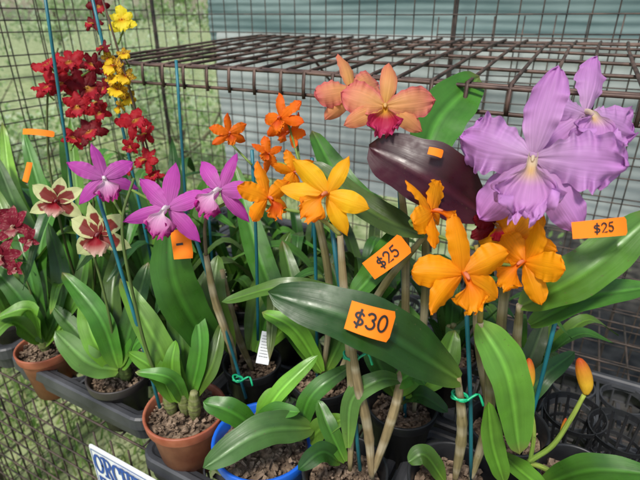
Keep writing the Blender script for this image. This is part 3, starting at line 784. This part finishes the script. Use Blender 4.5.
Ep, e0 = plant(345, 468, .062, M_BLACK, 'orange and yellow orchid in black pot with woody stems')
stake(Ep, S(360, 470, .68), S(332, 228, .56))
tie(Ep, S(351, 358, .615), .012)
cane(Ep, [S(350, 470, .69), S(352, 410, .65), S(350, 350, .61), S(344, 290, .58), S(340, 235, .55)], .0045, .0062, .15)
cane(Ep, [S(372, 478, .69), S(368, 430, .66), S(358, 385, .62), S(352, 345, .60)], .0055, .007, .05)
cane(Ep, [S(372, 475, .69), S(388, 430, .66), S(398, 395, .64), S(402, 365, .64)], .0055, .0068, .1)
for (pts, w, c) in (([(348, 448, .66), (352, 400, .63), (380, 380, .62), (402, 380, .64)], 9, G_GREY), ([(402, 368, .64), (405, 345, .64), (396, 312, .68)], 12, G_LIGHT), ([(395, 385, .64), (415, 372, .62), (425, 385, .6)], 11, G_MID),
    ([(350, 300, .58), (375, 270, .60), (392, 232, .64)], 11, G_MID), ([(340, 462, .69), (322, 452, .66), (298, 470, .64)], 9, G_DARK), ([(345, 462, .69), (330, 430, .68), (318, 400, .70)], 8, G_MID)):
    leafp(Ep, pts, w, c)
tube('flower_spike', Ep, [S(340, 235, .55), S(325, 222, .545), S(305, 210, .55)], [.0028, .002], M_CANE, 8, 12, lambda f: (.2, .2, .05))
fl(Ep, 'orange', 268, 198, .56, 76, roll=12, yaw=35, stem=(300, 212, .55)); fl(Ep, 'bright', 327, 194, .54, 102, roll=-36, yaw=-18, stem=(326, 222, .55))
tag(Ep, '$25', 388, 257, .56, 48, 22, 38, yaw=0)
fl(Ep, 'orange', 294, 172, .60, 50, roll=80, yaw=40, stem=(310, 205, .57))

Jp, j0 = plant(322, 376, .058, M_BLACK, 'deep orange flowered orchid in black pot with long olive leaves')
cane(Jp, [j0, S(330, 300, .78), S(318, 220, .72), S(300, 165, .7)], .005, .006, .3)
cane(Jp, [j0+Vector((.02, 0, 0)), S(375, 300, .74), S(425, 235, .64)], .005, .006, .3)
stake(Jp, j0+Vector((-.01, 0, -.03)), S(312, 158, .70)); stake(Jp, S(258, 340, .88), S(252, 150, .74))
leafp(Jp, [(425, 236, .62), (370, 210, .63), (312, 162, .68)], 15, G_OLIVE)
leafp(Jp, [(400, 228, .66), (345, 185, .69), (312, 130, .74)], 13, G_MID)
leafp(Jp, [(345, 292, .70), (285, 286, .70), (222, 302, .72)], 8, G_MID)
leafp(Jp, [(322, 372, .84), (295, 330, .8), (262, 312, .8)], 9, G_LIGHT)
leafp(Jp, [(326, 372, .86), (345, 320, .83), (330, 262, .85)], 10, G_DARK)
leafp(Jp, [(318, 372, .86), (300, 310, .85), (282, 240, .88)], 10, G_DARK)
leafp(Jp, [(320, 372, .86), (268, 280, .88), (232, 160, .92)], 12, G_MID)
fl(Jp, 'orange_dark', 281, 118, .70, 56, roll=10, yaw=-28, stem=(300, 165, .70)); fl(Jp, 'orange_dark', 268, 154, .70, 40, roll=-60, yaw=30, stem=(300, 168, .70))
fl(Jp, 'orange_dark', 229, 133, .73, 44, roll=5, yaw=24, stem=(252, 165, .74)); fl(Jp, 'orange_dark', 290, 132, .72, 44, roll=-40, yaw=-30, stem=(300, 165, .7))

Mp, m0 = plant(402, 402, .06, M_BLACK, 'peach pink orchid with crimson lip in black pot')
cane(Mp, [m0, S(405, 330, .76), S(405, 235, .68), S(400, 180, .645)], .005, .0065, .2)
stake(Mp, m0+Vector((.01, 0, -.03)), S(398, 150, .64))
tube('flower_spike', Mp, [S(400, 180, .645), S(392, 150, .64), S(384, 128, .635)], [.0028, .002], M_CANE, 8, 12, lambda f: (.2, .2, .06))
fl(Mp, 'peach', 352, 90, .65, 84, roll=18, yaw=24, stem=(388, 140, .64)); fl(Mp, 'peach', 385, 106, .60, 98, roll=-4, yaw=-6, tilt=8, stem=(392, 150, .64))
leafp(Mp, [(424, 158, .66), (440, 118, .68), (480, 76, .72)], 23, G_MID, hint=-F+ZU*.2)
cane(Mp, [m0+Vector((.02, .01, 0)), S(425, 300, .75), S(424, 158, .66)], .005, .0065, .3)
leafp(Mp, [(400, 395, .8), (420, 350, .77), (400, 300, .78)], 12, G_MID); leafp(Mp, [(405, 395, .8), (440, 370, .76), (455, 330, .77)], 12, G_LIGHT)
leafp(Mp, [(395, 395, .82), (375, 350, .8), (380, 300, .82)], 12, G_DARK); leafp(Mp, [(402, 402, .82), (420, 395, .76), (448, 412, .72)], 9, G_DARK)
tag(Mp, None, 436, 152, .56, 15, 8, -15)

Np, n0 = plant(508, 424, .062, M_BLACK, 'large lilac purple orchid with frilled lip in black pot')
cane(Np, [n0, S(500, 360, .70), S(505, 290, .63), S(518, 240, .575)], .0055, .007, .25)
cane(Np, [n0+Vector((.02, 0, 0)), S(515, 370, .68), S(520, 305, .58)], .0055, .007, .2)
stake(Np, S(520, 455, .74), S(556, 318, .58))
tube('flower_spike', Np, [S(518, 240, .575), S(535, 215, .56), S(550, 185, .56)], [.004, .0028], M_CANE, 8, 12, lambda f: (.14, .2, .05))
fl(Np, 'purple', 586, 114, .585, 116, roll=-14, yaw=8, tilt=-5, stem=(550, 180, .57), var=107)
fl(Np, 'purple', 533, 158, .52, 168, roll=-8, yaw=-24, tilt=4, stem=(545, 195, .56), var=104)
leafp(Np, [(520, 306, .58), (585, 272, .54), (655, 212, .53)], 21, G_MID)
leafp(Np, [(530, 325, .60), (585, 298, .56), (655, 286, .55)], 13, G_MID)
leafp(Np, [(484, 214, .60), (430, 178, .575), (369, 146, .60)], 30, MAROON, hint=-F+ZU*.25, p=.5, q=.5, label='dark maroon leaf underside')
leafp(Np, [(512, 420, .76), (540, 380, .74), (575, 352, .76)], 9, G_DARK); leafp(Np, [(505, 420, .78), (530, 360, .78), (545, 320, .8)], 9, G_OLIVE)
cane(Np, [n0+Vector((-.02, 0, 0)), S(478, 330, .68), S(484, 214, .60)], .0055, .007, .2)
tag(Np, '$25', 604, 228, .50, 56, 18, 5)

Hp, h0 = plant(455, 478, .066, M_BLACK, 'golden yellow orchid cluster in black pot tied to a teal stake')
stake(Hp, S(471, 482, .69), S(466, 300, .56)); tie(Hp, S(460, 398, .615), .013)
cane(Hp, [S(455, 480, .69), S(462, 430, .645), S(458, 378, .60)], .005, .0072, .2)
cane(Hp, [S(470, 480, .69), S(486, 430, .65), S(490, 380, .61), S(480, 322, .56)], .005, .0072, .25)
leafp(Hp, [(460, 380, .60), (372, 326, .545), (268, 292, .56)], 25, G_DARK, hint=-F*.8+ZU*.5, label='broad dark leaf carrying a price tag')
leafp(Hp, [(479, 322, .56), (508, 375, .55), (520, 455, .58)], 18, G_MID, hint=-F)
leafp(Hp, [(504, 482, .62), (493, 445, .59), (488, 402, .57)], 10, G_LIGHT, hint=-F)
leafp(Hp, [(445, 482, .68), (425, 455, .66), (408, 462, .66)], 9, G_DARK)
tube('flower_spike', Hp, [S(480, 322, .56), S(482, 280, .545), S(476, 245, .54)], [.0035, .0024], M_CANE, 8, 12, lambda f: (.25, .2, .05))
fl(Hp, 'yellow', 524, 262, .54, 100, roll=-30, yaw=-48, stem=(482, 262, .545)); fl(Hp, 'yellow', 432, 212, .54, 92, roll=35, yaw=50, tilt=-15, stem=(478, 250, .545))
fl(Hp, 'yellow', 463, 274, .505, 116, roll=4, yaw=8, tilt=5, stem=(480, 270, .545)); fl(Hp, 'yellow', 512, 240, .57, 84, roll=20, yaw=-30, stem=(478, 250, .545))
tag(Hp, '$30', 371, 322, .52, 47, 31, -16, yaw=0)
fl(Np, 'darkred', 495, 224, .585, 56, roll=10, yaw=10, stem=(505, 260, .60), var=55)

Ip, i0 = plant(578, 474, .055, M_BLACK, 'orchid in black pot with a thin spike of unopened buds')
gcol = lambda f: mixc((.22, .36, .06), (.28, .34, .06), f)
tube('flower_spike', Ip, [S(528, 462, .66), S(552, 446, .62), S(570, 420, .59), S(584, 395, .57)], [.0038, .003, .0025], M_CANE, 8, 20, gcol)
tube('flower_spike', Ip, [S(530, 462, .66), S(534, 430, .62), S(527, 392, .60)], [.003, .0024], M_CANE, 8, 16, gcol)
tube('flower_spike', Ip, [i0, S(548, 470, .67), S(528, 462, .66)], [.004, .0038], M_CANE, 8, 16, gcol)
def bud(par, a, b, r, red=True):
    ax = (b-a); V = []; Fc = []; cc = []; uu = []
    tubegeo([a, a+ax*.3+R*r*.3, a+ax*.7+R*r*.2, b], lambda f: r*(.25+.85*sin(pi*min(1, f*.97+.03))**.8)*(1 if f < .97 else .4), 20, 14, V, Fc, cc, uu, lambda f: mixc((.82, .50, .04), (.60, .10, .02), (f-.35)*1.7 if red else f*.3))
    mk('flower_bud', V, Fc, M_PETAL, par, cc, uu, off=par.location.copy())
bud(Ip, S(586, 394, .57), S(579, 358, .565), .0078); bud(Ip, S(527, 392, .60), S(529, 358, .60), .0062); bud(Ip, S(523, 394, .60), S(520, 374, .6), .0045)
bud(Ip, S(560, 438, .61), S(566, 418, .605), .003)
leafp(Ip, [(540, 486, .66), (590, 470, .58), (655, 474, .54)], 13, G_MID)
leafp(Ip, [(545, 490, .66), (600, 486, .58), (650, 498, .54)], 11, G_LIGHT)
leafp(Ip, [(500, 452, .70), (520, 470, .64), (548, 492, .60)], 10, G_LIGHT)

Pp, p0 = plant(92, 318, .058, M_BLACK, 'tall spray orchid with many red ruffled flowers in black pot')
rleaves(Pp, p0, 7, .26, .014, G_MID, .7)
spk = [p0, S(70, 260, .98), S(50, 170, .92), S(48, 90, .88), S(58, 48, .87)]
tube('flower_spike', Pp, spk, [.003, .0015], M_CANE, 8, 30, lambda f: (.10, .12, .04))
spk2 = [p0, S(95, 250, .98), S(90, 150, .9), S(78, 90, .88)]
tube('flower_spike', Pp, spk2, [.003, .0015], M_CANE, 8, 30, lambda f: (.10, .12, .04))
for (u, v, w, dk) in ((50, 66, 36, 0), (70, 62, 34, 0), (62, 84, 38, 0), (86, 88, 40, 1), (46, 88, 26, 0), (78, 106, 32, 1), (90, 132, 34, 1), (74, 138, 26, 1), (100, 112, 24, 1), (92, 64, 24, 1)):
    fl(Pp, 'darkred' if dk and random.random() < .5 else 'red', u, v, .87+random.uniform(-.03, .03), w*1.1, roll=random.uniform(-50, 50), yaw=random.uniform(-35, 35), tilt=random.uniform(-25, 25), var=random.randint(0, 4), stem=(u+(66-u)*.4, v+12, .88))
stake(Pp, S(86, 300, 1.0), S(42, -25, .78))
tag(Pp, None, 36, 132, .86, 32, 6, -5); tag(Pp, None, 27, 172, .92, 6, 20, -14)
for (pts, w, c) in (([(90, 318, 1.08), (50, 220, 1.05), (22, 128, 1.06)], 9, G_MID), ([(90, 318, 1.08), (80, 220, 1.06), (70, 118, 1.08)], 8, G_LIGHT), ([(95, 318, 1.08), (105, 230, 1.06), (98, 150, 1.08)], 8, G_MID), ([(88, 318, 1.08), (30, 235, 1.05), (-8, 150, 1.05)], 9, G_DARK), ([(86, 318, 1.08), (20, 210, 1.08), (2, 122, 1.1)], 8, G_LIGHT)):
    leafp(Pp, pts, w, c, p=.35, q=.6)
Op, o0 = plant(165, 322, .06, M_BLACK, 'spray orchid with red and golden flowers on tall stakes')
rleaves(Op, o0, 8, .30, .015, G_DARK, .7)
for (pts, w, c) in (([(165, 320, 1.05), (150, 240, 1.04), (118, 150, 1.06)], 9, G_MID), ([(165, 320, 1.05), (178, 230, 1.04), (172, 138, 1.06)], 9, G_DARK), ([(168, 320, 1.05), (195, 240, 1.04), (212, 165, 1.06)], 9, G_LIGHT), ([(165, 320, 1.05), (162, 240, 1.04), (146, 178, 1.06)], 8, G_LIGHT)):
    leafp(Op, pts, w, c, p=.35, q=.6)
tube('flower_spike', Op, [o0, S(158, 230, .9), S(140, 130, .85), S(115, 40, .80), S(98, -15, .8)], [.003, .0015], M_CANE, 8, 30, lambda f: (.10, .06, .04))
tube('flower_spike', Op, [o0, S(160, 200, .9), S(148, 150, .87), S(130, 90, .84)], [.003, .0015], M_CANE, 8, 30, lambda f: (.10, .06, .04))
stake(Op, S(160, 300, .98), S(88, -20, .78)); stake(Op, S(190, 300, .98), S(176, 60, .85))
for (u, v, w) in ((134, 122, 34), (146, 134, 26), (146, 160, 28), (130, 146, 18), (154, 176, 20), (98, 6, 22), (93, 24, 20), (103, 48, 18), (104, 88, 20), (97, 102, 18), (126, 168, 16), (108, 70, 16)):
    fl(Op, 'red' if v > 110 else 'darkred', u, v, .83+random.uniform(-.03, .03), w*1.15, roll=random.uniform(-50, 50), yaw=random.uniform(-35, 35), tilt=random.uniform(-25, 25), var=random.randint(0, 4), stem=(u+6, v+10, .85))
fl(Op, 'lemon', 122, 20, .82, 36, roll=10, yaw=10, stem=(118, 44, .83), var=3)
for (u, v, w) in ((115, 66, 26), (126, 76, 24), (118, 90, 26), (108, 58, 18), (128, 98, 22), (112, 80, 18), (124, 54, 18), (120, 106, 16)):
    fl(Op, 'gold', u, v, .82+random.uniform(-.03, .03), w*1.2, roll=random.uniform(-50, 50), yaw=random.uniform(-30, 30), tilt=random.uniform(-20, 20), var=random.randint(10, 12), stem=(u+5, v+12, .84))

back = [(10, 312, G_MID, .28, .016), (210, 318, G_DARK, .28, .016), (60, 300, G_DARK, .32, .016), (130, 290, G_DARK, .34, .017), (245, 300, G_MID, .30, .016), (290, 320, G_OLIVE, .26, .015),
        (360, 335, G_DARK, .26, .017), (10, 280, G_OLIVE, .36, .015), (180, 285, G_MID, .34, .016), (450, 350, G_DARK, .2, .016), (305, 285, G_DARK, .3, .016), (370, 300, G_OLIVE, .22, .015), (85, 272, G_MID, .36, .017), (520, 372, G_DARK, .16, .014)]
for i, (u, v, c, L_, w) in enumerate(back):
    bp_, bb = plant(u, v, .055, M_BLACK if i % 3 else M_BROWN, 'leafy orchid without flowers in a dark plastic pot')
    rleaves(bp_, bb, 10, L_, w, c, .75 if L_ > .31 else .85, .4)
    for k in range(3):
        q = bb+Vector((random.uniform(-.02, .02), random.uniform(-.02, .02), 0)); cane(bp_, [q, q+Vector((random.uniform(-.01, .01), 0, random.uniform(.05, .08)))], .007, .009, .7)
    if i in (1, 4, 8, 10): stake(bp_, bb+Vector((.01, 0, -.03)), bb+Vector((.02, .01, random.uniform(.25, .38))))
def netpot(u, v, r=.048, h=.085):
    p = onz(u, v, .885); ee = empty('plant_pot', Vector((p.x, p.y, .80))); top(ee, 'empty black slotted plastic pot standing on the tray', 'plant pot', 'empty black pots on the trays')
    V = []; Fc = []
    def ring(z0, z1, ra, rb, th=.002, seg=36):
        o = len(V)
        for (rr, z) in ((ra, z0), (rb, z1), (rb-th, z1), (ra-th, z0)):
            for j in range(seg): V.append((rr*cos(2*pi*j/seg), rr*sin(2*pi*j/seg), z))
        for l in range(4):
            for j in range(seg):
                a = o+l*seg+j; b = o+l*seg+(j+1) % seg; c = o+((l+1) % 4)*seg+(j+1) % seg; d = o+((l+1) % 4)*seg+j; Fc.append((a, b, c, d))
    ring(h-.010, h, r, r*1.05); ring(h*.45, h*.52, r*.86, r*.88); ring(0, .01, r*.7, r*.72)
    for k in range(14):
        a = 2*pi*k/14; d = Vector((cos(a), sin(a), 0))
        tubegeo([d*r*.71+ZU*.004, d*r*.86+ZU*h*.5, d*r*.99+ZU*(h-.004)], .0025, 4, 5, V, Fc)
    tubegeo([(-r*.7, 0, .002), (r*.7, 0, .002)], .003, 2, 5, V, Fc); tubegeo([(0, -r*.7, .002), (0, r*.7, .002)], .003, 2, 5, V, Fc)
    mk('pot_shell', V, Fc, M_BLACK, ee, smooth=False)
for (u, v) in ((622, 430), (575, 412)): netpot(u, v)

# ============================================================ light, camera
w = bpy.data.worlds.new('World'); scene.world = w; w.use_nodes = True
nt = w.node_tree; bg = nt.nodes['Background']
sky = nt.nodes.new('ShaderNodeTexSky'); sky.sky_type = 'NISHITA'; sky.sun_disc = False
SE = radians(58); sunvec = (-F*.75+ZU*1.1-R*.35); sunvec.z = 0; sunvec.normalize()
az = math.atan2(sunvec.x, sunvec.y)
sky.sun_elevation = SE; sky.sun_rotation = az
sky.dust_density = 2; sky.air_density = 1.3; sky.ozone_density = .4
nt.links.new(sky.outputs[0], bg.inputs[0]); bg.inputs[1].default_value = .15
ld = bpy.data.lights.new('sun', 'SUN'); ld.energy = 3.6; ld.angle = radians(11); ld.color = (1, .96, .89)
lo = bpy.data.objects.new('sun', ld); link(lo)
dirv = Vector((sunvec.x*cos(SE), sunvec.y*cos(SE), sin(SE)))
lo.rotation_euler = dirv.to_track_quat('Z', 'Y').to_euler()
cd = bpy.data.cameras.new('camera'); cd.sensor_width = 36; cd.lens = 27; cd.clip_start = .02; cd.clip_end = 1000
cd.dof.use_dof = True; cd.dof.focus_distance = .64; cd.dof.aperture_fstop = 6.3
co = bpy.data.objects.new('camera', cd); link(co)
co.matrix_world = Matrix.Translation(C) @ B3.to_4x4()
scene.camera = co
scene.view_settings.view_transform = 'Standard'; scene.view_settings.look = 'None'; scene.view_settings.exposure = 0
